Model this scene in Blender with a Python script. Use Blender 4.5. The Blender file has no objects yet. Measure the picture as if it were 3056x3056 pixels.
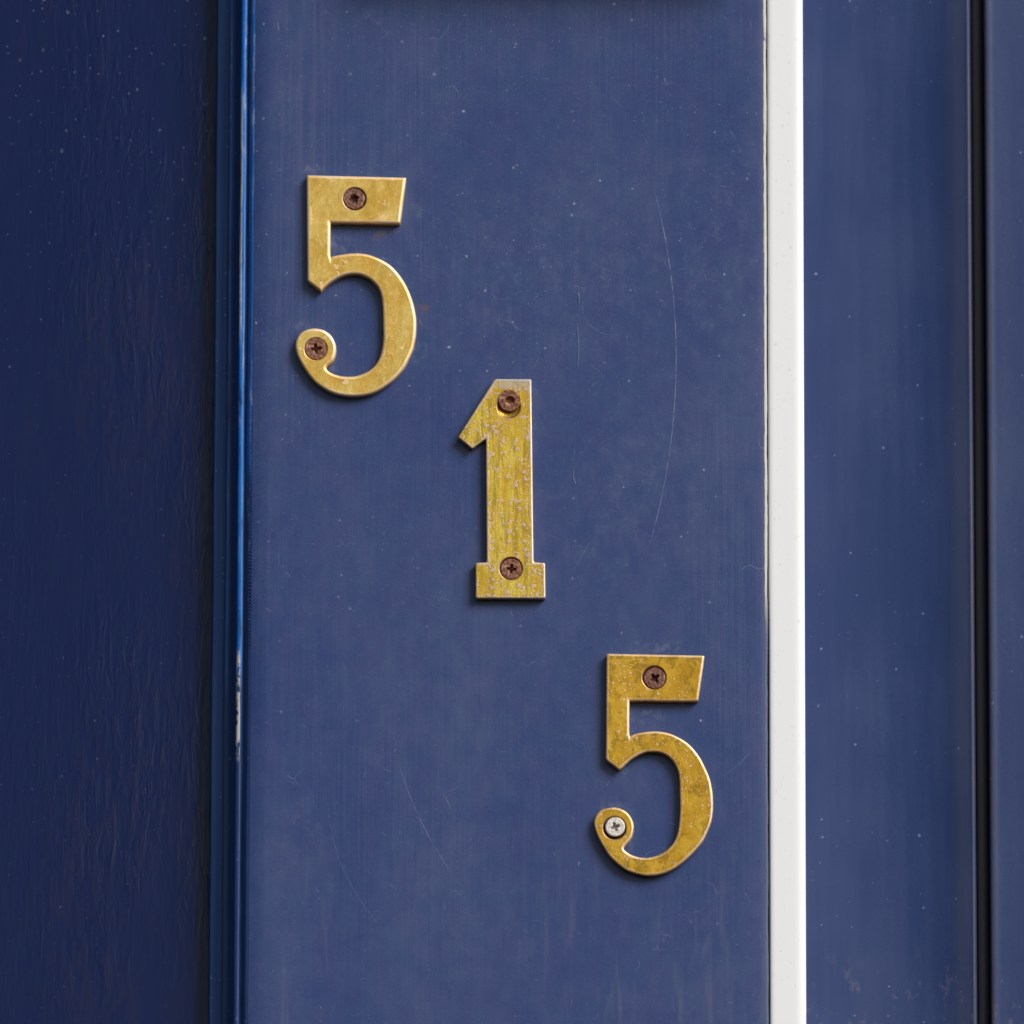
import bpy, bmesh, math, random
from mathutils import Vector, Matrix, noise
from mathutils.geometry import tessellate_polygon

# ------------------------------------------------------------------ camera
PIX = 3056.0                       # side of the photograph in its own pixels
W = 0.353                          # metres of door frame the photograph spans
RATIO = 0.100                      # width / distance: a long lens from below
DIST = W / RATIO
PITCH = math.radians(12.0)
ROLL = math.radians(0.15)
scene = bpy.context.scene
COL = scene.collection

cam_data = bpy.data.cameras.new('camera')
cam = bpy.data.objects.new('camera', cam_data)
COL.objects.link(cam)
cam_data.sensor_width = 36.0
cam_data.lens = 36.0 / RATIO
cam_data.clip_start = 0.05
cam_data.clip_end = 200.0
CAM_LOC = Vector((0, -DIST * math.cos(PITCH), -DIST * math.sin(PITCH)))
FWD = Vector((0, math.cos(PITCH), math.sin(PITCH)))
R0 = Vector((1, 0, 0))
U0 = R0.cross(FWD)
RIGHT = R0 * math.cos(ROLL) + U0 * math.sin(ROLL)
UP = RIGHT.cross(FWD)
cam.matrix_world = Matrix(((RIGHT.x, UP.x, -FWD.x, CAM_LOC.x),
                           (RIGHT.y, UP.y, -FWD.y, CAM_LOC.y),
                           (RIGHT.z, UP.z, -FWD.z, CAM_LOC.z),
                           (0, 0, 0, 1)))
cam_data.dof.use_dof = True
cam_data.dof.focus_distance = DIST
cam_data.dof.aperture_fstop = 11.0
scene.camera = cam

# ------------------------------------------------------------------ light
SUN_DIR = Vector((0.58, -0.60, 0.55)).normalized()
world = bpy.data.worlds.new('World')
scene.world = world
world.use_nodes = True
wn = world.node_tree
sky = wn.nodes.new('ShaderNodeTexSky')
sky.sky_type = 'NISHITA'
sky.sun_disc = False
sky.sun_elevation = math.asin(SUN_DIR.z)
sky.sun_rotation = math.atan2(SUN_DIR.x, SUN_DIR.y)
sky.dust_density = 2.0
bg = wn.nodes['Background']
bg.inputs['Strength'].default_value = 0.075
wn.links.new(sky.outputs[0], bg.inputs['Color'])
sun_data = bpy.data.lights.new('sun', 'SUN')
sun_data.energy = 3.1
sun_data.angle = math.radians(30)
sun_data.color = (1.0, 0.965, 0.92)
sun = bpy.data.objects.new('sun', sun_data)
COL.objects.link(sun)
sun.rotation_euler = SUN_DIR.to_track_quat('Z', 'Y').to_euler()
sun.location = SUN_DIR * 3

scene.view_settings.view_transform = 'Standard'
scene.view_settings.look = 'None'
scene.view_settings.gamma = 1.0
scene.view_settings.use_curve_mapping = False
scene.view_settings.exposure = 0.12

# ------------------------------------------------------------------ helpers
def at(px, py, y=0.0):
    """photograph pixel -> the point of the vertical plane Y = y seen there"""
    u = (px / PIX - 0.5) * RATIO
    v = (0.5 - py / PIX) * RATIO
    d = FWD + RIGHT * u + UP * v
    t = (y - CAM_LOC.y) / d.y
    return CAM_LOC + d * t

def xat(px, y=0.0):
    return at(px, PIX / 2, y).x

MM = 0.001

def link(name, me, mat=None, parent=None):
    o = bpy.data.objects.new(name, me)
    COL.objects.link(o)
    if mat is not None:
        me.materials.append(mat)
    if parent is not None:
        o.parent = parent
    return o

def tag(o, label, cat, group=None):
    o['label'] = label
    o['category'] = cat
    if group:
        o['group'] = group

def finish(bm, name, angle=40):
    me = bpy.data.meshes.new(name)
    bmesh.ops.recalc_face_normals(bm, faces=bm.faces)
    bm.to_mesh(me)
    bm.free()
    me.shade_smooth()
    me.set_sharp_from_angle(angle=math.radians(angle))
    return me

Z0, Z1 = -0.55, 0.55               # how far the joinery runs below and above

def extrude_profile(pts, name, nz=60, wob=None, dense=None, angle=50, z0=Z0, z1=Z1):
    """a closed (x, y) outline run vertically; wob(i, x, z) -> (dx, dy) of the front points"""
    zs = [z0 + (z1 - z0) * k / nz for k in range(nz + 1)]
    bm = bmesh.new()
    rings = []
    for z in zs:
        ring = []
        for i, (x, y) in enumerate(pts):
            dx, dy = wob(i, x, z) if wob else (0, 0)
            ring.append(bm.verts.new((x + dx, y + dy, z)))
        rings.append(ring)
    n = len(pts)
    for a, b in zip(rings, rings[1:]):
        for i in range(n):
            j = (i + 1) % n
            bm.faces.new((a[i], a[j], b[j], b[i]))
    bm.faces.new(rings[0][::-1])
    bm.faces.new(rings[-1])
    return finish(bm, name, angle)

def nz3(x, z, s, seed=0.0):
    return noise.noise(Vector((x * s, seed, z * s)))

# ---- node helpers
class Nodes:
    def __init__(self, name):
        self.mat = bpy.data.materials.new(name)
        self.mat.use_nodes = True
        self.t = self.mat.node_tree
        self.b = self.t.nodes['Principled BSDF']
        self.co = self.t.nodes.new('ShaderNodeTexCoord').outputs['Object']
    def put(self, sock, v):
        if hasattr(v, 'is_output') or isinstance(v, bpy.types.NodeSocket):
            self.t.links.new(v, sock)
        elif isinstance(v, (tuple, list)) and len(v) == 3 and sock.type == 'RGBA':
            sock.default_value = (*v, 1)
        else:
            sock.default_value = v
    def m(self, op, a, b=0.0, c=0.0, clamp=False):
        n = self.t.nodes.new('ShaderNodeMath')
        n.operation = op
        n.use_clamp = clamp
        self.put(n.inputs[0], a); self.put(n.inputs[1], b); self.put(n.inputs[2], c)
        return n.outputs[0]
    def v(self, op, a, b=(0, 0, 0)):
        n = self.t.nodes.new('ShaderNodeVectorMath')
        n.operation = op
        self.put(n.inputs[0], a)
        self.put(n.inputs[1], b)
        return n.outputs['Value'] if op in ('LENGTH', 'DOT_PRODUCT', 'DISTANCE') else n.outputs[0]
    def xyz(self):
        n = self.t.nodes.new('ShaderNodeSeparateXYZ')
        self.put(n.inputs[0], self.co)
        return n.outputs[0], n.outputs[1], n.outputs[2]
    def scale(self, s, off=(0, 0, 0)):
        return self.v('ADD', self.v('MULTIPLY', self.co, s), off)
    def noise(self, vec, scale=1.0, detail=3.0, rough=0.5, dist=0.0):
        n = self.t.nodes.new('ShaderNodeTexNoise')
        self.put(n.inputs['Vector'], vec)
        n.inputs['Scale'].default_value = scale
        n.inputs['Detail'].default_value = detail
        n.inputs['Roughness'].default_value = rough
        n.inputs['Distortion'].default_value = dist
        return n.outputs[0]
    def flat(self):
        x, y, z = self.xyz()
        n = self.t.nodes.new('ShaderNodeCombineXYZ')
        self.put(n.inputs[0], x); self.put(n.inputs[1], z)
        return n.outputs[0]
    def voronoi(self, vec, scale, feature='F1', dims='2D'):
        n = self.t.nodes.new('ShaderNodeTexVoronoi')
        n.voronoi_dimensions = dims
        n.feature = feature
        self.put(n.inputs['Vector'], vec)
        n.inputs['Scale'].default_value = scale
        return n
    def ramp(self, f, lo, hi, a=0.0, b=1.0):
        n = self.t.nodes.new('ShaderNodeMapRange')
        n.interpolation_type = 'SMOOTHSTEP'
        self.put(n.inputs[0], f)
        n.inputs[1].default_value = lo; n.inputs[2].default_value = hi
        n.inputs[3].default_value = a; n.inputs[4].default_value = b
        return n.outputs[0]
    def mix(self, f, a, b):
        n = self.t.nodes.new('ShaderNodeMix')
        n.data_type = 'RGBA'
        self.put(n.inputs[0], f)
        self.put(n.inputs[6], a); self.put(n.inputs[7], b)
        return n.outputs[2]
    def bump(self, h, strength, dist, prev=None):
        n = self.t.nodes.new('ShaderNodeBump')
        n.inputs['Strength'].default_value = strength
        n.inputs['Distance'].default_value = dist
        self.put(n.inputs['Height'], h)
        if prev is not None:
            self.put(n.inputs['Normal'], prev)
        return n.outputs[0]
    def specks(self, scale, rad, share, flat=None, warp=0.25):
        """scattered dots: share of the cells carry one, of uneven size"""
        vec = flat if flat is not None else self.flat()
        wt = self.t.nodes.new('ShaderNodeTexNoise')
        self.put(wt.inputs['Vector'], vec)
        wt.inputs['Scale'].default_value = scale * 7
        wt.inputs['Detail'].default_value = 2
        k = rad * 1.5 / scale
        vec = self.v('ADD', vec, self.v('MULTIPLY', self.v('SUBTRACT', wt.outputs['Color'], (0.5, 0.5, 0.5)), (k, k * 1.6, 0)))
        vo = self.voronoi(vec, scale)
        sep = self.t.nodes.new('ShaderNodeSeparateColor')
        self.put(sep.inputs[0], vo.outputs['Color'])
        on = self.m('LESS_THAN', sep.outputs[0], share)
        size = self.m('MULTIPLY_ADD', sep.outputs[1], rad * 0.9, rad * 0.35)
        d = self.m('DIVIDE', vo.outputs['Distance'], size)
        soft = self.ramp(d, 0.55, 1.0, 1.0, 0.0)
        amp = self.m('MULTIPLY_ADD', sep.outputs[2], 0.75, 0.25)
        return self.m('MULTIPLY', self.m('MULTIPLY', on, soft), amp)
    def fibres(self, scale, width, lo, hi, seed=0.0, wobble=0.6):
        """short bent hairs: thin cell borders that survive only in a few places"""
        fl = self.flat()
        w = self.t.nodes.new('ShaderNodeTexNoise')
        self.put(w.inputs['Vector'], fl)
        w.inputs['Scale'].default_value = scale * 1.3
        w.inputs['Detail'].default_value = 2
        vec = self.v('ADD', self.v('MULTIPLY_ADD', w.outputs['Color'], (wobble / scale,) * 3), fl)
        vec = self.v('ADD', vec, (seed, seed * 0.7, 0))
        vo = self.voronoi(vec, scale, 'DISTANCE_TO_EDGE')
        line = self.ramp(vo.outputs['Distance'], width * 0.4, width, 1.0, 0.0)
        keep = self.ramp(self.noise(self.v('ADD', fl, (seed + 3.1, 1.7, 0)), scale * 0.9, 3, 0.65), lo, hi)
        return self.m('MULTIPLY', line, keep)
    def arc(self, p1, p2, p3, w, amp=1.0):
        """one long scratch: a circular arc through three points (x, z)"""
        ax, ay = p1; bx, by = p2; cx, cy = p3
        d = 2 * (ax * (by - cy) + bx * (cy - ay) + cx * (ay - by))
        ux = ((ax*ax+ay*ay)*(by-cy)+(bx*bx+by*by)*(cy-ay)+(cx*cx+cy*cy)*(ay-by))/d
        uy = ((ax*ax+ay*ay)*(cx-bx)+(bx*bx+by*by)*(ax-cx)+(cx*cx+cy*cy)*(bx-ax))/d
        r = math.hypot(ax-ux, ay-uy)
        chord = math.hypot(ax-cx, ay-cy)
        half = math.asin(min(1.0, chord / 2 / r))
        mx, my = bx-ux, by-uy
        mid = Vector(((ax+cx)/2-ux, (ay+cy)/2-uy)).normalized()
        rel = self.v('SUBTRACT', self.flat(), (ux, uy, 0))
        ln = self.v('LENGTH', rel)
        off = self.m('ABSOLUTE', self.m('SUBTRACT', ln, r))
        line = self.ramp(off, w * 0.25, w, amp, 0.0)
        cosv = self.m('DIVIDE', self.v('DOT_PRODUCT', rel, (mid.x, mid.y, 0)), ln)
        c0, c1 = math.cos(half), math.cos(half * 0.75)
        return self.m('MULTIPLY', line, self.ramp(cosv, c0, c1))
    def maxi(self, *fs):
        r = fs[0]
        for f in fs[1:]:
            r = self.m('MAXIMUM', r, f)
        return r
    def band(self, coord, a, b, soft):
        return self.m('MULTIPLY', self.ramp(coord, a - soft, a), self.ramp(coord, b, b + soft, 1.0, 0.0))
    def done(self, col, rough, normal=None, metallic=None, spec=None, coat=None):
        self.put(self.b.inputs['Base Color'], col)
        self.put(self.b.inputs['Roughness'], rough)
        if normal is not None: self.put(self.b.inputs['Normal'], normal)
        if metallic is not None: self.put(self.b.inputs['Metallic'], metallic)
        if spec is not None: self.put(self.b.inputs['Specular IOR Level'], spec)
        if coat is not None: self.put(self.b.inputs['Coat Weight'], coat)
        return self.mat

def p2(px, py):
    q = at(px, py, 0)
    return (q.x, q.z)

def photo1932(x, y):
    return p2(x * PIX / 1932, y * PIX / 1932)

NAVY = (0.012, 0.036, 0.150)
CHALK = (0.043, 0.074, 0.186)
DUST = (0.30, 0.36, 0.50)
PRIMER = (0.74, 0.73, 0.70)
SKY_GLINT_BLUE = (0.020, 0.165, 0.56)  # sky reflection put into the colour of the bead edges

# ---- weathered navy paint of the jamb board
def jamb_paint():
    n = Nodes('weathered_navy_paint')
    x, y, z = n.xyz()
    streak = n.noise(n.scale((760, 760, 20)), 1.0, 4, 0.62, 0.3)
    cloud = n.noise(n.scale((22, 22, 11)), 1.0, 4, 0.6)
    fine = n.noise(n.scale((2600, 2600, 2600)), 1.0, 2, 0.5)
    swhere = n.ramp(n.noise(n.scale((16, 16, 7), (3, 0, 6)), 1.0, 3, 0.6), 0.40, 0.66, 0.15, 1.0)
    mott = n.noise(n.scale((150, 150, 110), (7, 0, 1)), 1.0, 4, 0.65)
    f = n.m('MULTIPLY', n.m('SUBTRACT', streak, 0.5), n.m('MULTIPLY', swhere, 0.36))
    f = n.m('ADD', f, n.m('MULTIPLY', cloud, 0.52))
    f = n.m('ADD', f, n.m('MULTIPLY', mott, 0.40))
    f = n.m('ADD', f, n.m('MULTIPLY', fine, 0.62))
    f = n.ramp(f, 0.54, 1.06)
    col = n.mix(f, NAVY, CHALK)
    hue = n.noise(n.scale((75, 75, 55), (2, 0, 9)), 1.0, 5, 0.75)
    col = n.mix(n.ramp(hue, 0.38, 0.62, 0.0, 0.4), col, n.mix(f, (0.025, 0.033, 0.155), (0.072, 0.080, 0.195)))
    # run marks low on the board and brush marks high on its left
    runs = n.ramp(n.noise(n.scale((330, 330, 24), (5, 0, 2)), 1.0, 3, 0.55, 0.6), 0.54, 0.68)
    low = n.ramp(z, -0.105, -0.155)
    lowx = n.ramp(n.noise(n.scale((26, 26, 8), (9, 2, 4)), 1.0, 2), 0.42, 0.6)
    runs = n.m('MULTIPLY', n.m('MULTIPLY', runs, low), lowx)
    leftb = n.band(x, xat(830), xat(960), 0.006)
    marks = n.ramp(n.noise(n.scale((700, 700, 12), (2, 0, 7)), 1.0, 3, 0.6), 0.45, 0.66)
    marks = n.m('MULTIPLY', n.m('MULTIPLY', marks, leftb), n.ramp(z, -0.02, 0.08))
    col = n.mix(n.m('MULTIPLY', n.maxi(runs, n.m('MULTIPLY', marks, 0.8)), 0.45), col, (0.085, 0.10, 0.19))
    # dust, specks, hairs, scratches
    up_more = n.ramp(z, -0.12, 0.10, 0.25, 1.0)
    s1 = n.specks(1100, 0.17, 0.34)
    s2 = n.specks(380, 0.10, 0.16)
    s3 = n.specks(100, 0.045, 0.20)
    h1 = n.fibres(170, 0.012, 0.60, 0.68, 0.3)
    h2 = n.fibres(55, 0.0045, 0.58, 0.66, 7.9)
    a = photo1932
    arcs = n.maxi(
        n.arc(a(1228, 335), a(1275, 640), a(1215, 1062), 0.00017, 1.0),
        n.arc(a(752, 1440), a(785, 1530), a(858, 1655), 0.00016, 0.65),
        n.arc(a(617, 1500), a(648, 1640), a(740, 1770), 0.00012, 0.45),
        n.arc(a(1102, 560), a(1112, 612), a(1175, 628), 0.00012, 0.45),
        n.arc(a(830, 640), a(900, 560), a(985, 500), 0.00010, 0.22),
        n.arc(a(1160, 560), a(1240, 590), a(1290, 540), 0.00010, 0.14),
        n.arc(a(800, 240), a(880, 270), a(960, 320), 0.00012, 0.22),
        n.arc(a(1253, 146), a(1256, 156), a(1262, 163), 0.00028, 0.9),
        n.arc(a(523, 40), a(525, 50), a(525.5, 60), 0.00024, 0.9),
        n.arc(a(556, 343), a(561, 346), a(566, 350), 0.00022, 0.5),
        n.arc(a(1093, 1625), a(1092, 1630), a(1091, 1634), 0.00030, 1.0),
        n.arc(a(860, 1515), a(850, 1600), a(858, 1700), 0.00014, 0.12),
    )
    arcs = n.m('MULTIPLY', arcs, n.ramp(n.noise(n.scale((240, 240, 240), (2, 5, 1)), 1.0, 3, 0.7), 0.36, 0.60, 0.12, 0.56))
    chip = n.specks(32, 0.020, 0.32)
    dirt = n.maxi(n.m('MULTIPLY', s1, 0.24), n.m('MULTIPLY', s2, 0.45), n.m('MULTIPLY', s3, 0.9), n.m('MULTIPLY', n.specks(55, 0.03, 0.25), 0.9))
    dirt = n.m('MULTIPLY', dirt, up_more)
    dirt = n.maxi(dirt, n.m('MULTIPLY', chip, 0.8), n.m('MULTIPLY', h1, 0.36), n.m('MULTIPLY', n.fibres(260, 0.018, 0.62, 0.70, 4.4), 0.36), n.m('MULTIPLY', h2, 0.40), arcs)
    col = n.mix(n.m('MULTIPLY', dirt, 0.75), col, DUST)
    # metal-polish haze dried on the paint round the numerals
    def blob(px, py, rx, rz):
        c = p2(px, py)
        d = n.v('LENGTH', n.v('MULTIPLY', n.v('SUBTRACT', n.flat(), (c[0], c[1], 0)), (1 / rx, 1 / rz, 0)))
        return n.ramp(d, 0.1, 1.0, 1.0, 0.0)
    haze = n.maxi(blob(1985, 1932, .013, .0035), blob(1905, 1930, .005, .003), blob(1835, 2418, .010, .004), blob(1870, 2480, .006, .010), blob(1000, 728, .009, .006), blob(1010, 760, .014, .005),
                  blob(975, 1088, .006, .004), blob(1250, 1050, .005, .006), blob(1245, 620, .004, .006), blob(900, 970, .006, .003), blob(930, 505, .006, .003), blob(1935, 2140, .009, .006), blob(1850, 2300, .006, .003),
                  blob(1110, 55, .006, .004))
    wide = n.m('MULTIPLY', n.maxi(blob(1650, 800, .08, .05), blob(2150, 750, .04, .07), blob(1900, 1500, .05, .05), blob(900, 2480, .012, .02)), 0.45)
    haze = n.maxi(haze, n.m('MULTIPLY', wide, n.ramp(mott, 0.35, 0.7)))
    wisps = n.ramp(n.noise(n.scale((330, 330, 260), (4, 0, 4)), 1.0, 5, 0.72), 0.44, 0.66)
    col = n.mix(n.m('MULTIPLY', n.m('MULTIPLY', haze, wisps), 0.30), col, (0.22, 0.25, 0.34))
    grime = n.m('MULTIPLY', n.maxi(blob(1130, 702, .006, .003), blob(1170, 690, .003, .002), blob(1255, 920, .006, .002), blob(1400, 1345, .006, .002)), n.ramp(mott, 0.42, 0.58))
    col = n.mix(n.m('MULTIPLY', grime, 0.6), col, (0.12, 0.075, 0.055))
    # paint gone from the right-hand arris: primer shows, in a ragged line
    ragged = n.m('MULTIPLY', n.m('SUBTRACT', n.noise(n.scale((90, 90, 150)), 1.0, 5, 0.7), 0.5), 0.0011)
    xe = n.m('ADD', x, ragged)
    edge = n.ramp(xe, xat(2280.5), xat(2283))
    gone = n.ramp(n.noise(n.scale((60, 60, 32), (1, 0, 11)), 1.0, 5, 0.7), 0.30, 0.38)
    highup = n.ramp(z, -0.045, -0.02)
    edge = n.m('MULTIPLY', n.m('MULTIPLY', edge, gone), highup)
    col = n.mix(n.m('MULTIPLY', edge, 0.95), col, PRIMER)
    worn = n.m('MULTIPLY', n.ramp(x, xat(2262), xat(2284)), 0.35)
    col = n.mix(worn, col, (0.11, 0.13, 0.20))
    rough = n.m('MULTIPLY_ADD', cloud, 0.16, 0.30)
    b = n.bump(n.m('MULTIPLY', streak, swhere), 0.16, 0.0005)
    b = n.bump(fine, 0.10, 0.0002, b)
    b = n.bump(n.noise(n.scale((420, 420, 420)), 1.0, 3, 0.6), 0.09, 0.0004, b)
    b = n.bump(dirt, 0.5, 0.00012, b)
    ridge = n.maxi(n.arc(a(1090, 552), a(1092, 566), a(1091, 574), 0.0003, 0.8), n.arc(a(1083, 880), a(1081, 897), a(1087, 915), 0.00025, 0.5), n.arc(a(1088, 610), a(1091, 660), a(1088, 700), 0.0003, 0.5),
                   n.arc(a(740, 1090), a(742, 1400), a(738, 1660), 0.0005, 0.05), n.arc(a(880, 1450), a(884, 1650), a(878, 1850), 0.0005, 0.05))
    b = n.bump(ridge, 0.4, 0.0003, b)
    return n.done(col, rough, b)

# ---- paint of the stepped bead: navy with sky-blue highlights painted along its edges, chipped to primer
def bead_paint():
    n = Nodes('worn_bead_paint')
    x, y, z = n.xyz()
    streak = n.noise(n.scale((900, 900, 10)), 1.0, 4, 0.6)
    col = n.mix(n.ramp(streak, 0.35, 0.7), (0.008, 0.036, 0.150), (0.020, 0.056, 0.175))
    def wobble(amp, off):  # uneven stripe line
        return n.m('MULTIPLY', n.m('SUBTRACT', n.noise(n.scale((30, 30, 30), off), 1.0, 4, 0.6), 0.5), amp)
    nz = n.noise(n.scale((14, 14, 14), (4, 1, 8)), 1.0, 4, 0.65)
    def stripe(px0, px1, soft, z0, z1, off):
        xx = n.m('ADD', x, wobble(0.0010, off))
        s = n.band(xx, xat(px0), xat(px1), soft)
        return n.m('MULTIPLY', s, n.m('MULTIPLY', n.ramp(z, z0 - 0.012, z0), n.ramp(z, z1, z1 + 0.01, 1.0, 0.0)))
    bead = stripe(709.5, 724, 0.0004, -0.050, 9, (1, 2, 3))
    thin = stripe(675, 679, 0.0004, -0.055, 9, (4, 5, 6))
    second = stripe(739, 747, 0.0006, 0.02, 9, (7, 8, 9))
    sky_glint = n.maxi(bead, n.m('MULTIPLY', thin, 0.75), n.m('MULTIPLY', second, 0.85))
    sky_glint = n.m('MULTIPLY', sky_glint, n.ramp(n.noise(n.scale((300, 300, 60)), 1.0, 3, 0.6), 0.25, 0.5))
    col = n.mix(sky_glint, col, SKY_GLINT_BLUE)
    # bare chips along the bead
    cx = n.m('ADD', x, wobble(0.0012, (3, 3, 1)))
    line = n.band(cx, xat(709.5), xat(714.5), 0.0003)
    tufts = n.ramp(n.noise(n.scale((420, 420, 180), (6, 1, 1)), 1.0, 4, 0.7), 0.42, 0.52)
    zone_a = n.m('MULTIPLY', n.ramp(z, 0.055, 0.075), n.ramp(z, 0.142, 0.155, 1.0, 0.0))
    zone_b = n.m('MULTIPLY', n.ramp(z, -0.088, -0.083), n.ramp(z, -0.052, -0.046, 1.0, 0.0))
    zone_b = n.m('MULTIPLY', zone_b, tufts)
    zone_a = n.m('MULTIPLY', zone_a, n.m('MULTIPLY_ADD', tufts, 0.5, 0.5))
    lineb = n.band(cx, xat(710), xat(719), 0.0003)
    chip = n.maxi(n.m('MULTIPLY', line, zone_a), n.m('MULTIPLY', lineb, zone_b))
    col = n.mix(chip, col, (0.62, 0.60, 0.58))
    # rubbed pale places scattered along the three edges, thickest in the upper half
    rub = n.ramp(n.noise(n.scale((520, 520, 95), (2, 8, 3)), 1.0, 5, 0.75), 0.50, 0.62)
    rub = n.m('MULTIPLY', rub, n.maxi(n.band(cx, xat(709), xat(724), 0.0004), n.m('MULTIPLY', n.band(cx, xat(740), xat(749), 0.0004), 0.9), n.m('MULTIPLY', n.band(cx, xat(675), xat(679), 0.0003), 0.6)))
    rub = n.m('MULTIPLY', rub, n.m('MULTIPLY', n.ramp(z, -0.045, 0.01), n.ramp(n.noise(n.scale((9, 9, 22), (5, 5, 5)), 1.0, 3, 0.6), 0.40, 0.60)))
    col = n.mix(n.m('MULTIPLY', rub, 0.75), col, (0.30, 0.42, 0.66))
    col = n.mix(n.m('MULTIPLY', n.specks(330, 0.12, 0.2), 0.4), col, DUST)
    b = n.bump(streak, 0.15, 0.0006)
    # a patch of little ripples where the paint wrinkled beside the bead
    rip = n.t.nodes.new('ShaderNodeTexWave')
    rip.bands_direction = 'Z'
    rip.inputs['Scale'].default_value = 260
    rip.inputs['Distortion'].default_value = 2.5
    n.put(rip.inputs['Vector'], n.co)
    rz = n.maxi(n.m('MULTIPLY', n.ramp(z, -0.036, -0.03), n.ramp(z, -0.014, -0.010, 1.0, 0.0)),
                n.m('MULTIPLY', n.m('MULTIPLY', n.ramp(z, -0.05, -0.046), n.ramp(z, 0.03, 0.04, 1.0, 0.0)), 0.35))
    rm = n.m('MULTIPLY', n.band(x, xat(750), xat(768), 0.0006), rz)
    b = n.bump(n.m('MULTIPLY', rip.outputs['Fac'], rm), 0.8, 0.0005, b)
    return n.done(col, 0.27, b)

# ---- darker, glossier paint over open grain on the recessed door leaf
def leaf_paint():
    n = Nodes('dark_gloss_navy_paint')
    x, y, z = n.xyz()
    grain = n.noise(n.scale((240, 240, 26)), 1.0, 4, 0.62, 0.8)
    pores = n.noise(n.scale((360, 360, 85), (3, 0, 5)), 1.0, 2, 0.5, 1.1)
    cloud = n.noise(n.scale((11, 11, 8), (1, 0, 3)), 1.0, 3, 0.6)
    fine = n.noise(n.scale((2200, 2200, 2200)), 1.0, 2, 0.5)
    f = n.m('ADD', n.m('MULTIPLY', pores, 0.55), n.m('MULTIPLY', grain, 0.45))
    f = n.m('ADD', f, n.m('MULTIPLY', n.m('SUBTRACT', fine, 0.5), 0.35))
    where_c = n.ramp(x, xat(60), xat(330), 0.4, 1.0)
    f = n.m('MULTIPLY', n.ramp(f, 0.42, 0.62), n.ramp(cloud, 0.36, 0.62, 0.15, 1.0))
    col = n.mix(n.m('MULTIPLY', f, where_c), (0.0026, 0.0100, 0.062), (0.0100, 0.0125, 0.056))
    sp = n.maxi(n.m('MULTIPLY', n.specks(90, 0.042, 0.28), n.ramp(z, 0.02, 0.15, 0.35, 1.0)),
                n.m('MULTIPLY', n.specks(260, 0.10, 0.30), n.ramp(z, 0.06, 0.16, 0.12, 0.8)), n.m('MULTIPLY', n.specks(120, 0.07, 0.30), n.ramp(z, 0.09, 0.17, 0.0, 0.8)))
    col = n.mix(n.m('MULTIPLY', sp, 0.38), col, DUST)
    where = n.m('MULTIPLY', n.ramp(n.noise(n.scale((15, 15, 8), (6, 0, 2)), 1.0, 3, 0.6), 0.42, 0.62, 0.08, 1.0), n.ramp(x, xat(60), xat(330), 0.35, 1.0))
    b = n.bump(n.m('MULTIPLY', grain, where), 0.26, 0.0013)
    b = n.bump(n.m('MULTIPLY', pores, where), 0.34, 0.0011, b)
    b = n.bump(n.noise(n.scale((180, 180, 140)), 1.0, 3, 0.6), 0.10, 0.0006, b)
    return n.done(col, n.m('MULTIPLY_ADD', cloud, 0.12, 0.15), b, spec=0.30)

# ---- smooth blue paint of the panelled door on the right
def panel_paint():
    n = Nodes('satin_navy_paint')
    x, y, z = n.xyz()
    cloud = n.noise(n.scale((20, 20, 14), (8, 0, 1)), 1.0, 4, 0.55)
    streak = n.noise(n.scale((260, 260, 14), (2, 0, 2)), 1.0, 3, 0.5)
    f = n.m('ADD', n.m('MULTIPLY', cloud, 0.7), n.m('MULTIPLY', streak, 0.3))
    f = n.m('ADD', f, n.m('MULTIPLY', n.m('SUBTRACT', n.noise(n.scale((2400, 2400, 2400)), 1.0, 2, 0.6), 0.5), 0.5))
    col = n.mix(n.ramp(f, 0.35, 0.7), (0.015, 0.033, 0.118), (0.032, 0.052, 0.143))
    sp = n.maxi(n.m('MULTIPLY', n.specks(85, 0.042, 0.20), 0.9), n.m('MULTIPLY', n.specks(240, 0.08, 0.10), 0.35), n.m('MULTIPLY', n.specks(150, 0.05, 0.08), 0.6))
    splash = n.ramp(n.noise(n.scale((260, 260, 170), (3, 0, 9)), 1.0, 4, 0.7), 0.56, 0.70)
    splash = n.m('MULTIPLY', splash, n.ramp(z, -0.140, -0.165))
    col = n.mix(n.m('MULTIPLY', sp, 0.65), col, DUST)
    col = n.mix(n.m('MULTIPLY', splash, 0.35), col, (0.16, 0.15, 0.20))
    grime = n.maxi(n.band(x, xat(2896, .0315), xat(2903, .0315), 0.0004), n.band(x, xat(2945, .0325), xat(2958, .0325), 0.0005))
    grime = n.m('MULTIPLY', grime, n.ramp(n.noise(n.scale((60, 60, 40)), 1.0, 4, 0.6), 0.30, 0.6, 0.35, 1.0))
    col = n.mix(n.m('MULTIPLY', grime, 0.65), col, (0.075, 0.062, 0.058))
    b = n.bump(n.noise(n.scale((300, 300, 200)), 1.0, 3, 0.6), 0.10, 0.0005)
    return n.done(col, 0.33, b, spec=0.42)

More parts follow.
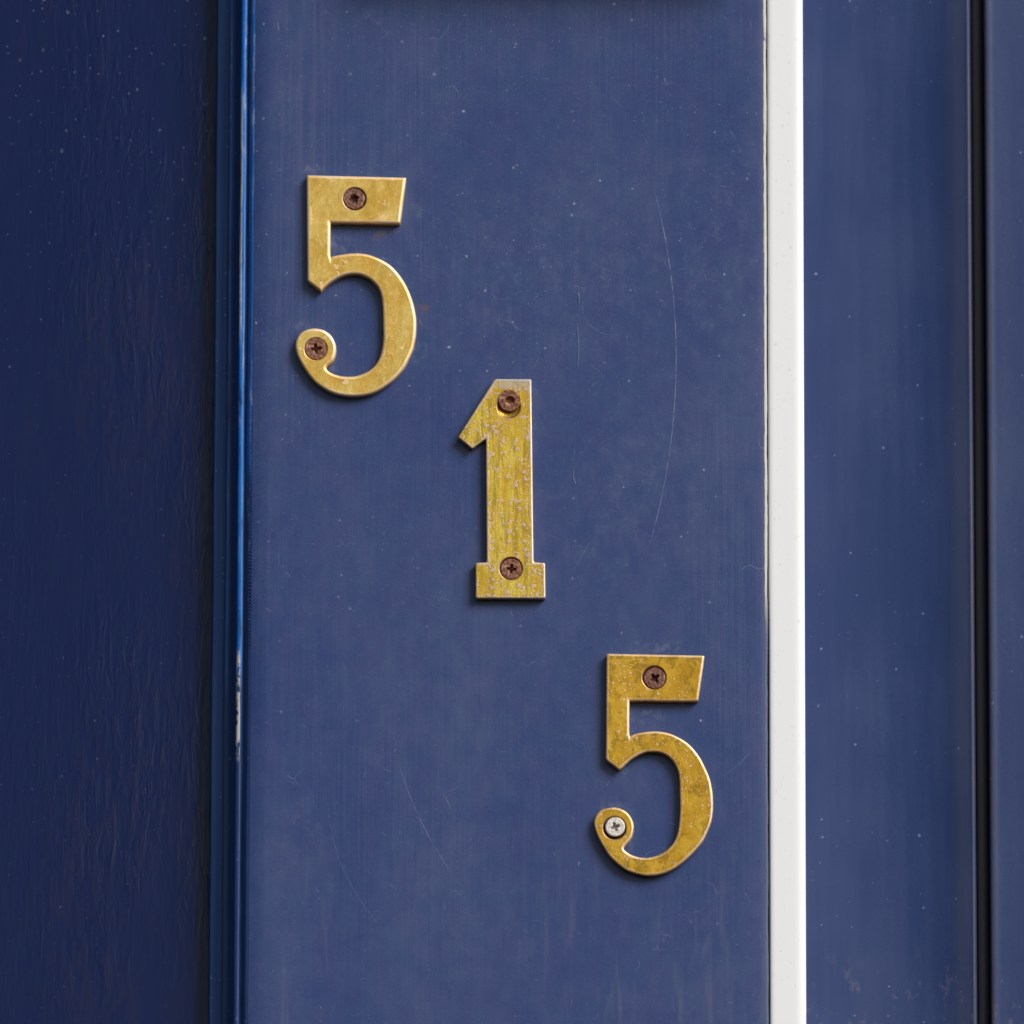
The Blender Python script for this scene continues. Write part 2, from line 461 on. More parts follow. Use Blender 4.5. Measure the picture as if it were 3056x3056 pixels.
def white_plastic():
    n = Nodes('white_plastic')
    x, y, z = n.xyz()
    grit = n.ramp(n.noise(n.scale((620, 620, 330)), 1.0, 5, 0.7), 0.60, 0.74)
    grit = n.m('MULTIPLY', grit, n.ramp(n.noise(n.scale((40, 40, 30), (2, 0, 2)), 1.0, 3), 0.35, 0.65))
    grit = n.maxi(n.m('MULTIPLY', grit, 0.50), n.m('MULTIPLY', n.specks(230, 0.07, 0.25), 0.6))
    col = n.mix(grit, (0.83, 0.845, 0.865), (0.40, 0.40, 0.40))
    yel = n.ramp(x, xat(2296), xat(2303), 1.0, 0.0)
    col = n.mix(n.m('MULTIPLY', yel, 0.25), col, (0.74, 0.68, 0.50))
    b = n.bump(n.noise(n.scale((500, 500, 300)), 1.0, 2), 0.06, 0.0003)
    return n.done(col, 0.42, b)

def rubber():
    n = Nodes('black_rubber')
    f = n.noise(n.scale((300, 300, 40)), 1.0, 4)
    return n.done(n.mix(f, (0.055, 0.055, 0.072), (0.085, 0.074, 0.076)), 0.6)

def brass(name, deep, light, dark, spot_col, seed, streak, streak_amt, cell, spot_share, spot_size, edge_amt, rim_col, rough):
    n = Nodes(name)
    def attr(k):
        q = n.t.nodes.new('ShaderNodeAttribute')
        q.attribute_name = k
        return q.outputs['Fac']
    rim, inner = attr('rim'), attr('inner')
    off = (seed, seed * 1.3, seed * 0.7)
    cloud = n.noise(n.scale((80, 80, 80), off), 1.0, 4, 0.6)
    st = n.noise(n.scale(streak, off), 1.0, 4, 0.65, 0.6)
    st2 = n.noise(n.scale((streak[0] * 1.7, streak[1], streak[2] * 1.7), (seed * 2, 1, 4)), 1.0, 4, 0.65, 0.8)
    fine = n.noise(n.scale((1700, 1700, 1700), off), 1.0, 3, 0.65)
    f = n.m('ADD', n.m('MULTIPLY', cloud, 0.45), n.m('MULTIPLY', st, 0.40))
    f = n.m('ADD', f, n.m('MULTIPLY', fine, 0.16))
    col = n.mix(n.ramp(f, 0.40, 0.63), deep, light)
    # polishing strokes that ran along the rim
    vv = n.t.nodes.new('ShaderNodeCombineXYZ')
    n.put(vv.inputs[0], n.m('ADD', n.m('MULTIPLY', inner, 3.2), n.m('MULTIPLY', cloud, 1.5)))
    n.put(vv.inputs[1], n.m('MULTIPLY', n.noise(n.scale((22, 22, 22), off), 1.0, 2), 5.0))
    along = n.noise(vv.outputs[0], 1.0, 3, 0.6)
    along = n.m('MULTIPLY', n.ramp(along, 0.50, 0.62), n.m('MULTIPLY', n.ramp(inner, 0.9, 1.2), n.ramp(inner, 1.6, 1.9, 1.0, 0.0)))
    col = n.mix(n.m('MULTIPLY', along, streak_amt), col, dark)
    # olive tarnish and painted dark reflections in the polishing strokes, more along the edges
    nearedge = n.ramp(inner, 0.3, 1.9, 1.0, 0.0)
    g = n.m('ADD', st2, n.m('MULTIPLY', nearedge, 0.05))
    col = n.mix(n.m('MULTIPLY', n.ramp(g, 0.50, 0.62), streak_amt), col, dark)
    # round blots with a dark outline
    wn_ = n.t.nodes.new('ShaderNodeTexNoise')
    n.put(wn_.inputs['Vector'], n.flat()); wn_.inputs['Scale'].default_value = 900; wn_.inputs['Detail'].default_value = 3
    vec = n.v('ADD', n.flat(), n.v('MULTIPLY', n.v('SUBTRACT', wn_.outputs['Color'], (0.5, 0.5, 0.5)), (0.0016, 0.0016, 0)))
    def blots(scale, share, size):
        vo = n.voronoi(n.v('ADD', vec, (seed, seed, 0)), scale)
        sep = n.t.nodes.new('ShaderNodeSeparateColor')
        n.put(sep.inputs[0], vo.outputs['Color'])
        cl = n.noise(n.scale((170, 170, 100), (seed, 4, 9)), 1.0, 3, 0.6)
        lim = n.m('ADD', n.m('MULTIPLY', n.m('SUBTRACT', cl, 0.5), 3.0), share)
        lim = n.m('ADD', lim, n.m('MULTIPLY', nearedge, spot_share))
        on = n.m('LESS_THAN', sep.outputs[0], lim)
        sz = n.m('MULTIPLY_ADD', sep.outputs[1], size, size * 0.45)
        d = n.m('DIVIDE', vo.outputs['Distance'], sz)
        return n.m('MULTIPLY', on, n.ramp(d, 0.75, 0.95, 1.0, 0.0)), n.m('MULTIPLY', on, n.band(d, 0.85, 1.1, 0.2))
    b1, r1 = blots(cell, spot_share, spot_size)
    b2, r2 = blots(cell * 2.3, spot_share * 1.1, spot_size)
    ring = n.m('MULTIPLY', n.maxi(r1, n.m('MULTIPLY', r2, 0.6)), 0.40)
    col = n.mix(ring, col, (dark[0] * 0.7, dark[1] * 0.55, dark[2] * 0.9))
    blot = n.maxi(b1, n.m('MULTIPLY', b2, 0.85))
    # an uneven matt skin creeping in from the edges
    skin = n.m('SUBTRACT', n.m('ADD', n.noise(n.scale((210, 210, 210), off), 1.0, 5, 0.68), n.m('MULTIPLY', nearedge, 0.20)), 0.0)
    skin = n.m('MULTIPLY', n.ramp(skin, 0.58, 0.72), edge_amt)
    skin = n.m('MULTIPLY', skin, n.ramp(cloud, 0.35, 0.55, 0.3, 1.0))
    pit = n.m('MULTIPLY', n.ramp(fine, 0.56, 0.66), 0.22)
    tarn = n.maxi(blot, skin, pit)
    col = n.mix(n.m('MULTIPLY', tarn, 0.85), col, spot_col)
    hair = n.fibres(130, 0.010, 0.48, 0.58, seed)
    col = n.mix(n.m('MULTIPLY', hair, 0.35), col, light)
    stain = n.m('MULTIPLY', attr('stain'), n.ramp(cloud, 0.35, 0.60, 0.25, 0.85))
    col = n.mix(stain, col, (0.30, 0.13, 0.04))
    rimv = n.m('MULTIPLY', rim, n.ramp(n.m('ADD', n.m('MULTIPLY', cloud, 0.5), n.m('MULTIPLY', fine, 0.5)), 0.36, 0.62, 0.15, 0.85))
    col = n.mix(rimv, col, rim_col)
    rg = n.m('MULTIPLY_ADD', n.maxi(tarn, n.m('MULTIPLY', rim, 0.6)), 0.24, n.m('MULTIPLY_ADD', fine, 0.12, rough))
    mt = n.m('SUBTRACT', 0.86, n.m('MULTIPLY', n.maxi(tarn, n.m('MULTIPLY', rim, 0.7)), 0.45))
    b = n.bump(st, 0.16, 0.0004)
    b = n.bump(tarn, 0.30, 0.00008, b)
    b = n.bump(cloud, 0.12, 0.0012, b)
    b = n.bump(fine, 0.12, 0.0002, b)
    return n.done(col, rg, b, mt), n, col

def brass_with_residue(*args):
    """the same brass with a smear of grey-blue paint left on the shoulder of the numeral"""
    m, n, col = brass(*args)
    x, y, z = n.xyz()
    d = n.m('ADD', n.m('MULTIPLY', x, -0.80), n.m('MULTIPLY', z, 0.52))
    w = n.noise(n.scale((330, 330, 330), (1, 1, 1)), 1.0, 5, 0.7)
    f = n.ramp(n.m('ADD', d, n.m('MULTIPLY', w, 0.010)), 0.0272, 0.0305)
    up = n.ramp(n.m('ADD', z, n.m('MULTIPLY', w, 0.006)), 0.0410, 0.0432)
    f = n.m('MULTIPLY', n.maxi(f, n.m('MULTIPLY', up, 0.8)), n.ramp(w, 0.36, 0.56, 0.25, 0.9))
    n.put(n.b.inputs['Base Color'], n.mix(f, col, n.mix(n.ramp(w, 0.45, 0.6), (0.42, 0.42, 0.44), (0.50, 0.43, 0.37))))
    n.put(n.b.inputs['Metallic'], n.m('SUBTRACT', 0.8, n.m('MULTIPLY', f, 0.7)))
    return m

def rust(name, a, bcol, c, seed, metal=0.1, rough=0.75):
    n = Nodes(name)
    off = (seed, seed, seed)
    f1 = n.noise(n.scale((900, 900, 900), off), 1.0, 5, 0.65)
    f2 = n.noise(n.scale((420, 420, 420), off), 1.0, 3, 0.6)
    col = n.mix(n.ramp(f1, 0.38, 0.62), a, bcol)
    col = n.mix(n.ramp(f2, 0.54, 0.68), col, c)
    b = n.bump(f1, 0.7, 0.0004)
    return n.done(col, rough, b, metal)

M_JAMB = jamb_paint()
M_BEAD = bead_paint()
M_LEAF = leaf_paint()
M_PANEL = panel_paint()
M_WHITE = white_plastic()
M_RUBBER = rubber()

# ------------------------------------------------------------------ joinery
# jamb board: flat front, rounded worn right arris, then a rebate that runs back behind the white strip
xl, xr = xat(752), xat(2290)
def arris(cx, cy, r, a0, a1, k):
    return [(cx + r * math.cos(math.radians(a0 + (a1 - a0) * i / k)),
             cy + r * math.sin(math.radians(a0 + (a1 - a0) * i / k))) for i in range(k + 1)]
frame = bpy.data.objects.new('door_surround', None)
COL.objects.link(frame)
frame.location = (0, 0, 0)
frame['kind'] = 'thing'
tag(frame, 'weathered navy board carrying the three brass numerals, with a stepped bead along one edge', 'door surround')
R = 0.8 * MM
prof = [(xl, 0.052), (xl, 0.0009), (xl + 0.0006, 0.00075), (xat(772), 0.00035), (xat(790), 0.00008), (xat(802), 0.0)]
for k in range(1, 30):
    prof.append((xat(802) + (xr - R - xat(802)) * k / 30, 0.0))
prof += arris(xr - R, R, R, 270, 360, 6)
prof += [(xr, 0.0042), (xat(2394), 0.0042), (xat(2394), 0.052)]
def jamb_wob(i, x, z):
    d = 0.00010 * nz3(x, z, 14, 3.3) + 0.00004 * nz3(x, z * .3, 90, 8.1)
    if x > xr - 1.2 * R and i < len(prof) - 2:
        d2 = 0.00022 * nz3(0, z, 60, 1.1) + 0.00016 * nz3(0, z, 260, 5.1)
        return (min(0.00012, d2), max(0, d) + abs(d2) * 0.3)
    return (0, d if 0 < i < len(prof) - 3 else 0)
jamb_me = extrude_profile(prof, 'jamb_board', 420, jamb_wob, angle=60)
jamb = link('jamb_board', jamb_me, M_JAMB, frame)

# bead moulding: left-facing steps from the leaf up to the board
bead_prof = [(xat(634, .012), 0.052), (xat(634, .012), 0.0145), (xat(637, .012), 0.0132), (xat(642, .012), 0.0128),
             (xat(668, .012), 0.0125), (xat(672, .012), 0.0121), (xat(675, .012), 0.0114), (xat(679, .012), 0.0109), (xat(683, .01), 0.0106),
             (xat(700, .008), 0.0078), (xat(706, .005), 0.0056), (xat(707.5, .004), 0.0044), (xat(710, .004), 0.0036), (xat(715, .003), 0.0031),
             (xat(720, .003), 0.0030), (xat(724, .003), 0.0031), (xat(727.5, .003), 0.0036), (xat(731, .003), 0.0038),
             (xat(738, .002), 0.0024), (xat(742, .002), 0.0015), (xat(746), 0.0011), (xat(751.5), 0.00095), (xat(751.5), 0.052)]
def bead_wob(i, x, z):
    if i in (0, len(bead_prof) - 1):
        return (0, 0)
    dx = 0.00026 * nz3(0, z, 20, 2.0 + i * 0.1) + 0.00008 * nz3(0, z, 150, 6.0 + i * 0.3)
    if i >= len(bead_prof) - 3: dx = 0
    return (dx, 0.00008 * nz3(0, z, 120, i * 0.7))
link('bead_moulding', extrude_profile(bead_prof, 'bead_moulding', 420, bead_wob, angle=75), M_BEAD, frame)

# unseen block added just above the view, shaped to cast the soft shadow at the top
def box_mesh(name, x0, x1, y0, y1, z0, z1, bev=0.002):
    bm = bmesh.new()
    bmesh.ops.create_cube(bm, size=1.0)
    for v in bm.verts:
        v.co = Vector(((x0 + x1) / 2 + v.co.x * (x1 - x0), (y0 + y1) / 2 + v.co.y * (y1 - y0), (z0 + z1) / 2 + v.co.z * (z1 - z0)))
    bmesh.ops.bevel(bm, geom=list(bm.edges), offset=bev, segments=3, affect='EDGES', profile=0.6)
    return finish(bm, name, 50)
ztop = at(1500, 0, 0).z
link('unseen_shadow_block', box_mesh('unseen_shadow_block', xat(1120), xat(2275), -0.020, 0.0, ztop + 0.0125, ztop + 0.055, 0.006), M_JAMB, frame)

# recessed leaf on the left
lx0 = -0.60
leaf_prof = [(lx0, 0.090), (lx0, 0.020)]
lx1 = xat(640, .02)
N = 60
for k in range(1, N + 1):
    xx = xat(-300, .02) + (lx1 - xat(-300, .02)) * k / N
    leaf_prof.append((xx, 0.020))
leaf_prof.append((lx1, 0.090))
def leaf_wob(i, x, z):
    if i < 2 or i == len(leaf_prof) - 1:
        return (0, 0)
    return (0, 0.00015 * nz3(x, z * 0.25, 40, 4.4))
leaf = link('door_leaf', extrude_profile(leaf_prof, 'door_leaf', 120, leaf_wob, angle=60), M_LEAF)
leaf['kind'] = 'thing'
tag(leaf, 'dark glossy navy wooden door leaf with vertical grain, recessed beside the stepped bead', 'door')

# white strip
sx0, sx1 = xat(2294, .001), xat(2401, .003)
strip_prof = [(sx0, 0.0040), (sx0, 0.0016), (sx0 + 0.0003, 0.0012), (sx0 + 0.0008, 0.0010)]
for k in range(1, 8):
    strip_prof.append((sx0 + 0.0008 + (xat(2368) - sx0 - 0.0008) * k / 7, 0.0010))
for k in range(1, 9):
    a = math.radians(90 * k / 9)
    cx = xat(2370)
    strip_prof.append((cx + (sx1 - cx) * math.sin(a), 0.0010 + 0.0015 * (1 - math.cos(a))))
strip_prof += [(sx1, 0.0050), (sx1, 0.046), (xat(2396), 0.046), (xat(2396), 0.0040)]
strip = link('edge_strip', extrude_profile(strip_prof, 'edge_strip', 40, None, angle=60), M_WHITE)
tag(strip, 'plain white vertical plastic strip with a rounded edge between the two blue surfaces', 'strip')

# panelled door on the right
door = bpy.data.objects.new('panel_door', None)
COL.objects.link(door)
door.location = (xat(2650, .04), 0.040, 0)
door['kind'] = 'thing'
tag(door, 'smooth satin navy door surface with one dark vertical groove, right of the white strip', 'door')
D = 0.040
pp = [(xat(2397, D), 0.075), (xat(2397, D), D)]
for px, dep in ((2420, 40), (2500, 40), (2600, 39.95), (2660, 39.7), (2720, 39.1), (2770, 38.1), (2810, 36.8), (2840, 35.3), (2865, 33.6), (2884, 32.0), (2892, 31.4), (2898, 31.2), (2902, 31.5), (2905, 32.4), (2906.5, 34.5)):
    pp.append((xat(px, dep * MM), dep * MM))
pp += [(xat(2906.5, .0345), 0.052), (xat(2906.5, .0345), 0.075)]
sp = [(xat(2945, .038), 0.075), (xat(2945, .038), 0.052), (xat(2945, .038), 0.0385)]
for px, dep in ((2946.5, 34.0), (2949, 32.6), (2953, 32.1), (2959, 32.0), (2966, 32.2), (2980, 32.4), (3100, 32.4), (3400, 32.4)):
    sp.append((xat(px, dep * MM), dep * MM))
sp += [(0.60, 0.0324), (0.60, 0.075)]
def local(prof_):
    return [(x - door.location.x, y - door.location.y) for x, y in prof_]
def place(o):
    # geometry is written in world metres; keep it there and only hang it under its thing
    o.parent = door
    o.matrix_parent_inverse = Matrix.Translation(-door.location)
    return o
place(link('panel', extrude_profile(pp, 'panel', 40, None, angle=55), M_PANEL))
place(link('stile', extrude_profile(sp, 'stile', 40, None, angle=55), M_PANEL))
seal_prof = [(xat(2906, .046), 0.060), (xat(2906, .040), 0.0400), (xat(2912, .040), 0.0378), (xat(2926, .040), 0.0372), (xat(2940, .040), 0.0378), (xat(2946, .040), 0.0400), (xat(2946, .046), 0.060)]
place(link('rubber_seal', extrude_profile(seal_prof, 'rubber_seal', 20, None, angle=60), M_RUBBER))

# ------------------------------------------------------------------ numerals
T = 3.4 * MM

def smooth_outline(pts, step=0.0005):
    """pts: (x, z, corner?) -> dense polygon; Catmull-Rom between corners"""
    out = []
    n = len(pts)
    for i in range(n):
        p0, p1, p2_, p3 = pts[(i - 1) % n], pts[i], pts[(i + 1) % n], pts[(i + 2) % n]
        a, b = Vector(p1[:2]), Vector(p2_[:2])
        m0 = Vector(p0[:2]) if not p1[2] else a - (b - a)
        m3 = Vector(p3[:2]) if not p2_[2] else b + (b - a)
        if p1[2] and p2_[2]:
            k = 1
        else:
            k = max(2, int((b - a).length / step))
        for j in range(k):
            t = j / k
            t2, t3 = t * t, t * t * t
            q = 0.5 * ((2 * a) + (b - m0) * t + (2 * m0 - 5 * a + 4 * b - m3) * t2 + (3 * a - m0 - 3 * b + m3) * t3)
            out.append((q.x, q.y))
    return out

def area(poly):
    return 0.5 * sum(poly[i][0] * poly[(i + 1) % len(poly)][1] - poly[(i + 1) % len(poly)][0] * poly[i][1] for i in range(len(poly)))

def sharp_at(poly):
    n = len(poly)
    res = []
    for i in range(n):
        a, b, c = Vector(poly[i - 1]), Vector(poly[i]), Vector(poly[(i + 1) % n])
        res.append((a - b).angle(c - b) < math.radians(150))
    return res

def round_corners(poly, sharp, r, k=3):
    """replace each sharp vertex by a small fillet"""
    out = []
    n = len(poly)
    for i in range(n):
        b = Vector(poly[i])
        if not sharp[i]:
            out.append((b.x, b.y)); continue
        d1, d2 = Vector(poly[i - 1]) - b, Vector(poly[(i + 1) % n]) - b
        rr = min(r, 0.45 * d1.length, 0.45 * d2.length)
        s_, e_ = b + d1.normalized() * rr, b + d2.normalized() * rr
        for j in range(k + 1):
            t = j / k
            q = s_ * (1 - t) ** 2 + b * 2 * t * (1 - t) + e_ * t * t
            out.append((q.x, q.y))
    return out

def seg_dist(p, a, b):
    ab = b - a
    t = max(0.0, min(1.0, (p - a).dot(ab) / max(1e-18, ab.dot(ab))))
    return (p - a - ab * t).length

def inset(poly, d):
    """move a counter-clockwise polygon inwards by d (mitred)"""
    n = len(poly)
    out = []
    for i in range(n):
        a, b, c = Vector(poly[i - 1]), Vector(poly[i]), Vector(poly[(i + 1) % n])
        e1, e2 = (b - a).normalized(), (c - b).normalized()
        n1, n2 = Vector((-e1.y, e1.x)), Vector((-e2.y, e2.x))
        mm = n1 + n2
        if mm.length < 1e-6:
            mm = n1
        mm.normalize()
        c_ = max(0.45, mm.dot(n1))
        q = b + mm * (d / c_)
        out.append((q.x, q.y))
    # close to a sharp corner the offset of a curve can cross itself: gather those points on the corner's own mitre point
    for i in [k for k, v in enumerate(sharp_at(poly)) if v]:
        corner = Vector(poly[i])
        near = [k for k in range(n) if (Vector(poly[k]) - corner).length < 0.004]
        for k in near:
            if k == i:
                continue
            q = Vector(out[k])
            worst = min(seg_dist(q, Vector(poly[m - 1]), Vector(poly[m])) for m in [(i + t) % n for t in range(-14, 15)])
            if worst < 0.96 * d:
                e = (q - Vector(out[i]))
                out[k] = tuple(Vector(out[i]) + e * 0.002)
    return out

def numeral_mesh(name, outline, holes, cham):
    """outline and holes on the front face plane; the plate stands T proud of the board (Y = 0)"""
    if area(outline) < 0:
        outline = outline[::-1]
    steps = [(0.0, 0.0, 0), (0.0, -(T - cham * 0.95), 0.15), (cham * 0.10, -(T - cham * 0.55), 1), (cham * 0.34, -(T - cham * 0.24), 1),
             (cham * 0.68, -(T - cham * 0.06), 1), (cham * 1.0, -T, 0.7), (cham * 1.25, -T, 0.0), (0.0019, -T, 0.0)]
    bm = bmesh.new()
    sharp = sharp_at(outline)
    rim = bm.verts.layers.float.new('rim')
    inn = bm.verts.layers.float.new('inner')
    stn = bm.verts.layers.float.new('stain')
    rings = []
    for d, y, rv in steps:
        poly = round_corners(inset(outline, d) if d > 0 else outline, sharp, max(0.00010, 0.00065 - d * 0.5))
        ring = []
        for x, z in poly:
            v = bm.verts.new((x, y, z)); v[rim] = rv; v[inn] = d * 1000
            ring.append(v)
        rings.append(ring)
    n = len(rings[0])
    assert all(len(q) == n for q in rings), [len(q) for q in rings]
    for a, b in zip(rings, rings[1:]):
        for i in range(n):
            bm.faces.new((a[i], a[(i + 1) % n], b[(i + 1) % n], b[i]))
    loops = [[v for v in rings[-1]]]
    for (hx, hz, hr, depth) in holes:
        K = 56
        prev = None
        for k_, (rr, yy, rv) in enumerate(((hr + 0.00050, -T, 0.0), (hr + 0.00030, -T, 0.0), (hr + 0.00016, -T, 0.5), (hr + 0.00003, -T + 0.00007, 1.0), (hr - 0.00006, -T + 0.00020, 0.6),
                                           (hr - 0.0005, -T + 0.00020 + depth * 0.45, 0.0), (hr * 0.52, -T + 0.0002 + depth, 0.0), (0.0001, -T + 0.0004 + depth, 0.0))):
            ring = []
            for j in range(K):
                a = 2 * math.pi * j / K
                v = bm.verts.new((hx + rr * math.cos(a), yy, hz + rr * math.sin(a))); v[rim] = rv * 0.6; v[inn] = 1.9; v[stn] = (0.0, 0.35, 0.9, 0.9, 1.0, 1.0, 1.0, 1.0)[k_]
                ring.append(v)
            if prev is None:
                loops.append(ring)
            else:
                for j in range(K):
                    bm.faces.new((prev[j], prev[(j + 1) % K], ring[(j + 1) % K], ring[j]))
            prev = ring
        bm.faces.new(prev)
    flat = [v for lp in loops for v in lp]
    polys = [[Vector((v.co.x, v.co.z, 0)) for v in lp] for lp in loops]
    for tri in tessellate_polygon(polys):
        try:
            bm.faces.new([flat[i] for i in tri])
        except ValueError:
            pass
    return finish(bm, name, 42)

def screw_mesh(name, r, kind, rot, seed, rough, depth=2.0 * MM, tall=2.7 * MM, arm=0.50):
    """pan of a countersunk screw: polar height field with a cross recess, rim and cone; front along -Y, top at Y = 0"""
    NR, NT = 34, 120
    bm = bmesh.new()
    def height(x, z):
        rr = math.hypot(x, z)
        c, s = math.cos(rot), math.sin(rot)
        u, w = x * c + z * s, -x * s + z * c
        L = r * arm
        h = 0.0
        def armd(p, q):
            wd = r * 0.125 * (1.0 - 0.35 * abs(p) / L)
            if abs(p) > L: return 0.0
            e = 1.0 - max(0.0, (abs(q) - wd) / (r * 0.05))
            f = min(1.0, (L - abs(p)) / (L * 0.40))
            return max(0.0, min(1.0, e)) * f
        cut = max(armd(u, w), armd(w, u), max(0.0, min(1.0, (r * 0.24 - rr) / (r * 0.06))))
        if kind == 'worn':
            a = math.atan2(w, u)
            lob = r * (0.40 + 0.06 * math.cos(6 * a) + 0.03 * math.sin(a * 2 + seed))
            cut = max(cut * 0.6, max(0.0, min(1.0, (lob - rr) / (r * 0.10))))
        if kind == 'pit':
            lob = r * (0.44 + 0.05 * math.cos(2 * math.atan2(w, u)))
            cut = max(0.0, min(1.0, (lob - rr) / (r * 0.34)))
        h = cut * depth
        edge = max(0.0, (rr - r * 0.90) / (r * 0.10))
        h += edge * edge * 0.00028
        h += rough * (noise.noise(Vector((x * 900 + seed, z * 900, seed))) + 0.6 * noise.noise(Vector((x * 2300, z * 2300 + seed, seed)))) * (1 - 0.4 * cut)
        return h
    ctr = bm.verts.new((0, height(0, 0), 0))
    prev = None
    for i in range(1, NR + 1):
        rr = r * i / NR
        ring = []
        for j in range(NT):
            a = 2 * math.pi * j / NT
            wob = 1.0 + (0.02 * noise.noise(Vector((math.cos(a) * 2.5 + seed, math.sin(a) * 2.5, seed))) * (rough / 0.00008) if i == NR else 0)
            x, z = rr * wob * math.cos(a), rr * wob * math.sin(a)
            ring.append(bm.verts.new((x, height(x, z), z)))
        if prev is None:
            for j in range(NT):
                bm.faces.new((ctr, ring[j], ring[(j + 1) % NT]))
        else:
            for j in range(NT):
                bm.faces.new((prev[j], ring[j], ring[(j + 1) % NT], prev[(j + 1) % NT]))
        prev = ring
    for fr, yy in ((1.0, 0.00075), (0.80, 0.0014), (0.45, tall), (0.42, tall + 0.0012)):
        ring = [bm.verts.new((v.co.x * fr if fr < 1 else v.co.x, yy, v.co.z * fr if fr < 1 else v.co.z)) for v in prev] if fr == 1.0 else \
               [bm.verts.new((r * fr * math.cos(2 * math.pi * j / NT), yy, r * fr * math.sin(2 * math.pi * j / NT))) for j in range(NT)]
        for j in range(NT):
            bm.faces.new((prev[j], ring[j], ring[(j + 1) % NT], prev[(j + 1) % NT]))
        prev = ring
    bm.faces.new(prev)
    return finish(bm, name, 60)

def trace(ox, oy, s, pts):
    """points read off a crop of the photograph -> (x, z, corner) on the numeral's front plane"""
    out = []
    for p in pts:
        q = at(ox + p[0] / s, oy + p[1] / s, -T)
        out.append((q.x, q.z, len(p) > 2))
    return out

S5 = 1932 / 450.0
C = 'corner'
DY = 300 * S5      # the lower crop starts 300 photograph pixels below the upper one
def both(up, low_):
    return [tuple([p[0], p[1]] + list(p[2:])) for p in up] + [tuple([p[0], p[1] + DY] + list(p[2:])) for p in low_]

five_a = both(
    [(320, 176, C), (1603, 208, C), (1525, 806, C), (632, 790, C), (630, 1208), (644, 1221, C), (760, 1196), (930, 1177), (1080, 1187), (1210, 1228), (1330, 1287), (1430, 1362)],
    [(1530, 192), (1610, 325), (1680, 500), (1722, 680), (1731, 800), (1722, 960), (1690, 1120), (1640, 1240), (1570, 1370), (1470, 1490), (1360, 1580), (1220, 1667), (1080, 1712), (930, 1729), (800, 1722),
     (660, 1690), (540, 1630), (420, 1540), (330, 1430), (260, 1320), (213, 1230), (184, 1140), (177, 1060), (195, 988), (240, 918), (312, 872), (400, 853), (480, 858), (560, 883), (640, 948), (686, 1030), (704, 1110),
     (696, 1190), (670, 1265), (640, 1298), (598, 1328), (577, 1362), (600, 1396), (660, 1432), (750, 1460), (850, 1470), (950, 1464), (1050, 1432), (1140, 1382), (1210, 1312), (1260, 1220), (1290, 1110), (1305, 960), (1301, 800),
     (1296, 620), (1284, 480), (1250, 360), (1190, 278), (1110, 212), (1030, 176), (940, 161), (850, 168), (760, 196), (680, 238), (610, 285), (550, 340), (507, 388, C), (330, 250, C)])
five_b = both(
    [(343, 213, C), (1604, 238, C), (1521, 830, C), (640, 822, C), (639, 1245), (660, 1262, C), (760, 1230), (930, 1209), (1080, 1219), (1200, 1254), (1330, 1323), (1430, 1404)],
    [(1530, 240), (1600, 368), (1665, 520), (1700, 680), (1712, 850), (1703, 1000), (1680, 1110), (1640, 1212), (1580, 1330), (1490, 1442), (1370, 1562), (1230, 1671), (1100, 1736), (980, 1768), (860, 1776), (740, 1756),
     (600, 1706), (480, 1621), (380, 1521), (300, 1400), (240, 1290), (204, 1200), (184, 1110), (194, 1040), (235, 968), (300, 918), (400, 898), (480, 900), (560, 928), (630, 983), (677, 1060), (696, 1140),
     (688, 1220), (660, 1300), (618, 1350), (578, 1394), (566, 1426), (590, 1457), (660, 1502), (750, 1532), (850, 1542), (950, 1527), (1050, 1487), (1130, 1432), (1200, 1352), (1250, 1240), (1275, 1100), (1286, 900), (1281, 700),
     (1278, 560), (1255, 430), (1210, 332), (1140, 252), (1050, 202), (960, 187), (860, 192), (760, 228), (660, 288), (590, 350), (545, 397), (503, 420, C), (333, 290, C)])
S1 = 1932 / 400.0
D1 = 360 * S1
one = [(758, 243, C), (1286, 246, C), (1313, 700 + D1, C), (1318, 1145 + D1, C), (1484, 1156 + D1, C), (1491, 1672 + D1, C), (478, 1672 + D1, C), (477, 1152 + D1, C), (640, 1148 + D1, C), (627, 1110, C), (430, 1258, C), (225, 1088, C), (246, 1048, C)]

BR_A = brass('brass_pale', (0.86, 0.49, 0.080), (1.0, 0.715, 0.20), (0.56, 0.35, 0.05), (0.80, 0.56, 0.34), 1.0, (150, 150, 60), 0.30, 210, -0.14, 0.26, 0.65, (0.92, 0.72, 0.50), 0.29)[0]
BR_1 = brass_with_residue('brass_pitted', (0.78, 0.46, 0.040), (1.0, 0.725, 0.10), (0.40, 0.27, 0.035), (0.58, 0.45, 0.37), 5.0, (430, 430, 50), 0.55, 370, 0.40, 0.28, 1.0, (0.74, 0.58, 0.47), 0.27)
BR_B = brass('brass_deep_gold', (0.70, 0.36, 0.026), (0.97, 0.575, 0.060), (0.34, 0.20, 0.025), (0.70, 0.46, 0.25), 9.0, (170, 170, 130), 0.60, 520, 0.10, 0.22, 0.50, (0.92, 0.68, 0.44), 0.25)[0]
RUST_A = rust('brown_rust', (0.085, 0.032, 0.022), (0.27, 0.115, 0.080), (0.40, 0.24, 0.20), 2.0)
RUST_B = rust('orange_rust', (0.105, 0.038, 0.020), (0.33, 0.140, 0.080), (0.48, 0.27, 0.18), 7.0)
ZINC = rust('zinc_plate', (0.62, 0.58, 0.54), (0.72, 0.67, 0.60), (0.56, 0.50, 0.46), 4.0, 0.45, 0.42)

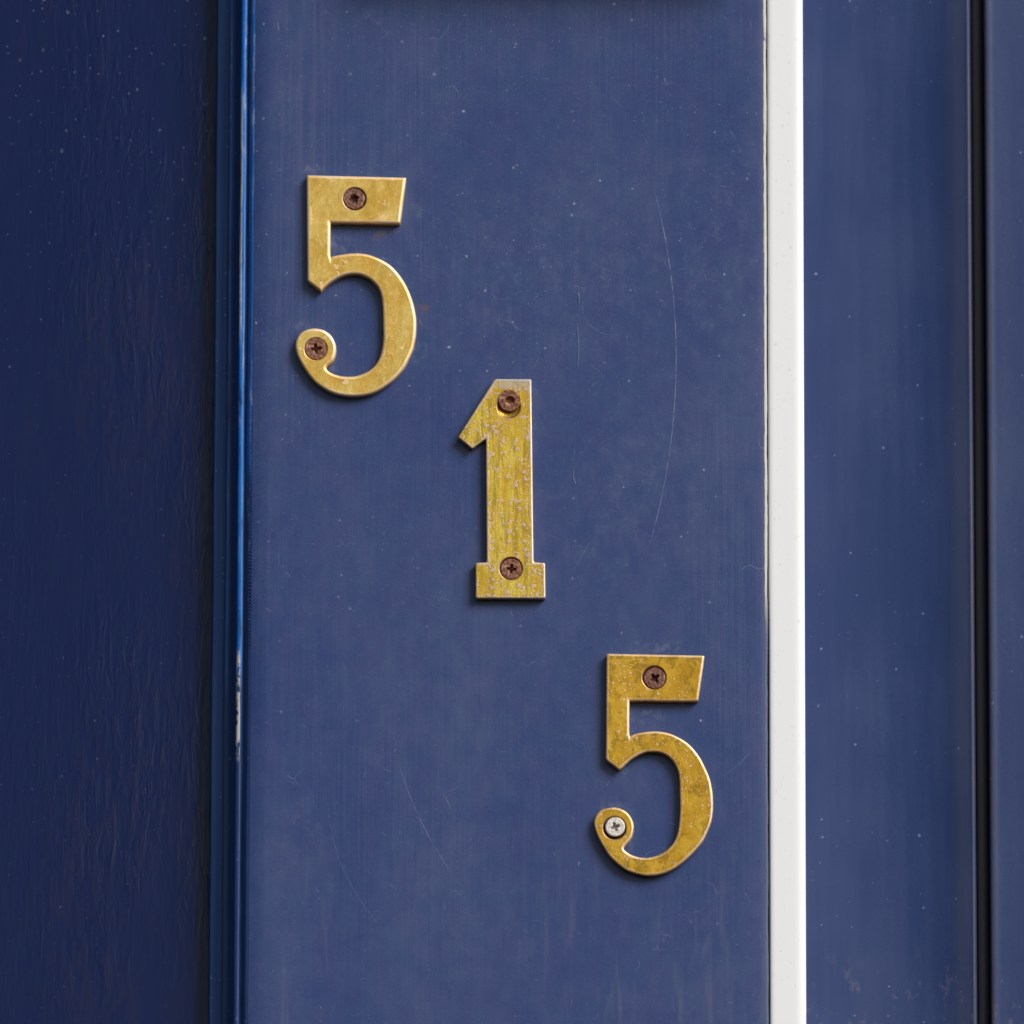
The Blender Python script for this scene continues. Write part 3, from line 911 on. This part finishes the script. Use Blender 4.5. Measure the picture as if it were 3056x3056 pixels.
def house_number(outline, ox, oy, s, holes, screws, mat, cham, label):
    """holes/screws in crop pixels; a screw: (x, y, radius, out, kind, rot, seed, rough, material, tilt x, tilt z)"""
    poly = smooth_outline(trace(ox, oy, s, outline))
    cx = sum(p[0] for p in poly) / len(poly)
    cz = sum(p[1] for p in poly) / len(poly)
    root = bpy.data.objects.new('house_number', None)
    COL.objects.link(root)
    root.location = (cx, 0, cz)
    tag(root, label, 'house number', 'brass house numerals stepping down the board')
    hs = []
    for hx, hy, hr, dep in holes:
        q = at(ox + hx / s, oy + hy / s, -T)
        hs.append((q.x - cx, q.z - cz, hr / s * W / PIX, dep))
    link('numeral', numeral_mesh('numeral', [(x - cx, z - cz) for x, z in poly], hs, cham), mat, root)
    for (sx, sy, sr, out, kind, rot, seed, rough, m_, tx, tz, lab) in screws:
        yy = -T - out
        q = at(ox + sx / s, oy + sy / s, yy)
        o = link('screw', screw_mesh('screw', sr / s * W / PIX, kind, rot, seed, rough), m_, root)
        o.location = (q.x - cx, yy, q.z - cz)
        o.rotation_euler = (math.radians(tx), 0, math.radians(tz))
        if lab:
            o['label'] = lab
    return root

house_number(five_a, 840, 480, S5,
             [(938, 487, 152, 0.0031), (441, 1122 + DY, 149, 0.0031)],
             [(930, 484, 142, -0.00015, 'worn', 0.3, 1.3, 0.00013, RUST_A, -3, 2, None), (441, 1120 + DY, 145, -0.0001, 'cross', 0.15, 4.7, 0.00013, RUST_B, 0, 0, None)],
             BR_A, 1.0 * MM, 'pale brass numeral 5 with two rusty screws, highest on the board')
house_number(one, 1320, 1080, S1,
             [(960, 648, 170, 0.0007), (990, 1240 + D1, 168, 0.0031)],
             [(968, 556, 160, 0.0009, 'pit', 0.0, 2.2, 0.00014, RUST_B, 6, 2, 'rusty screw standing proud of its hole'), (994, 1246 + D1, 153, -0.00015, 'cross', -0.12, 8.8, 0.00011, RUST_B, 0, 0, None)],
             BR_1, 0.55 * MM, 'brass numeral 1, pitted and blotched with tarnish, between the two fives')
house_number(five_b, 1730, 1900, S5,
             [(955, 525, 155, 0.0031), (448, 1163 + DY, 152, 0.0031)],
             [(961, 530, 138, -0.0003, 'cross', 0.62, 3.1, 0.00013, RUST_A, 0, 0, None), (455, 1148 + DY, 126, 0.0001, 'cross', 0.32, 6.4, 0.00002, ZINC, 0, 0, 'bright zinc screw, the only one not rusted')],
             BR_B, 0.75 * MM, 'deep gold brass numeral 5 with one bright silver screw, lowest on the board')
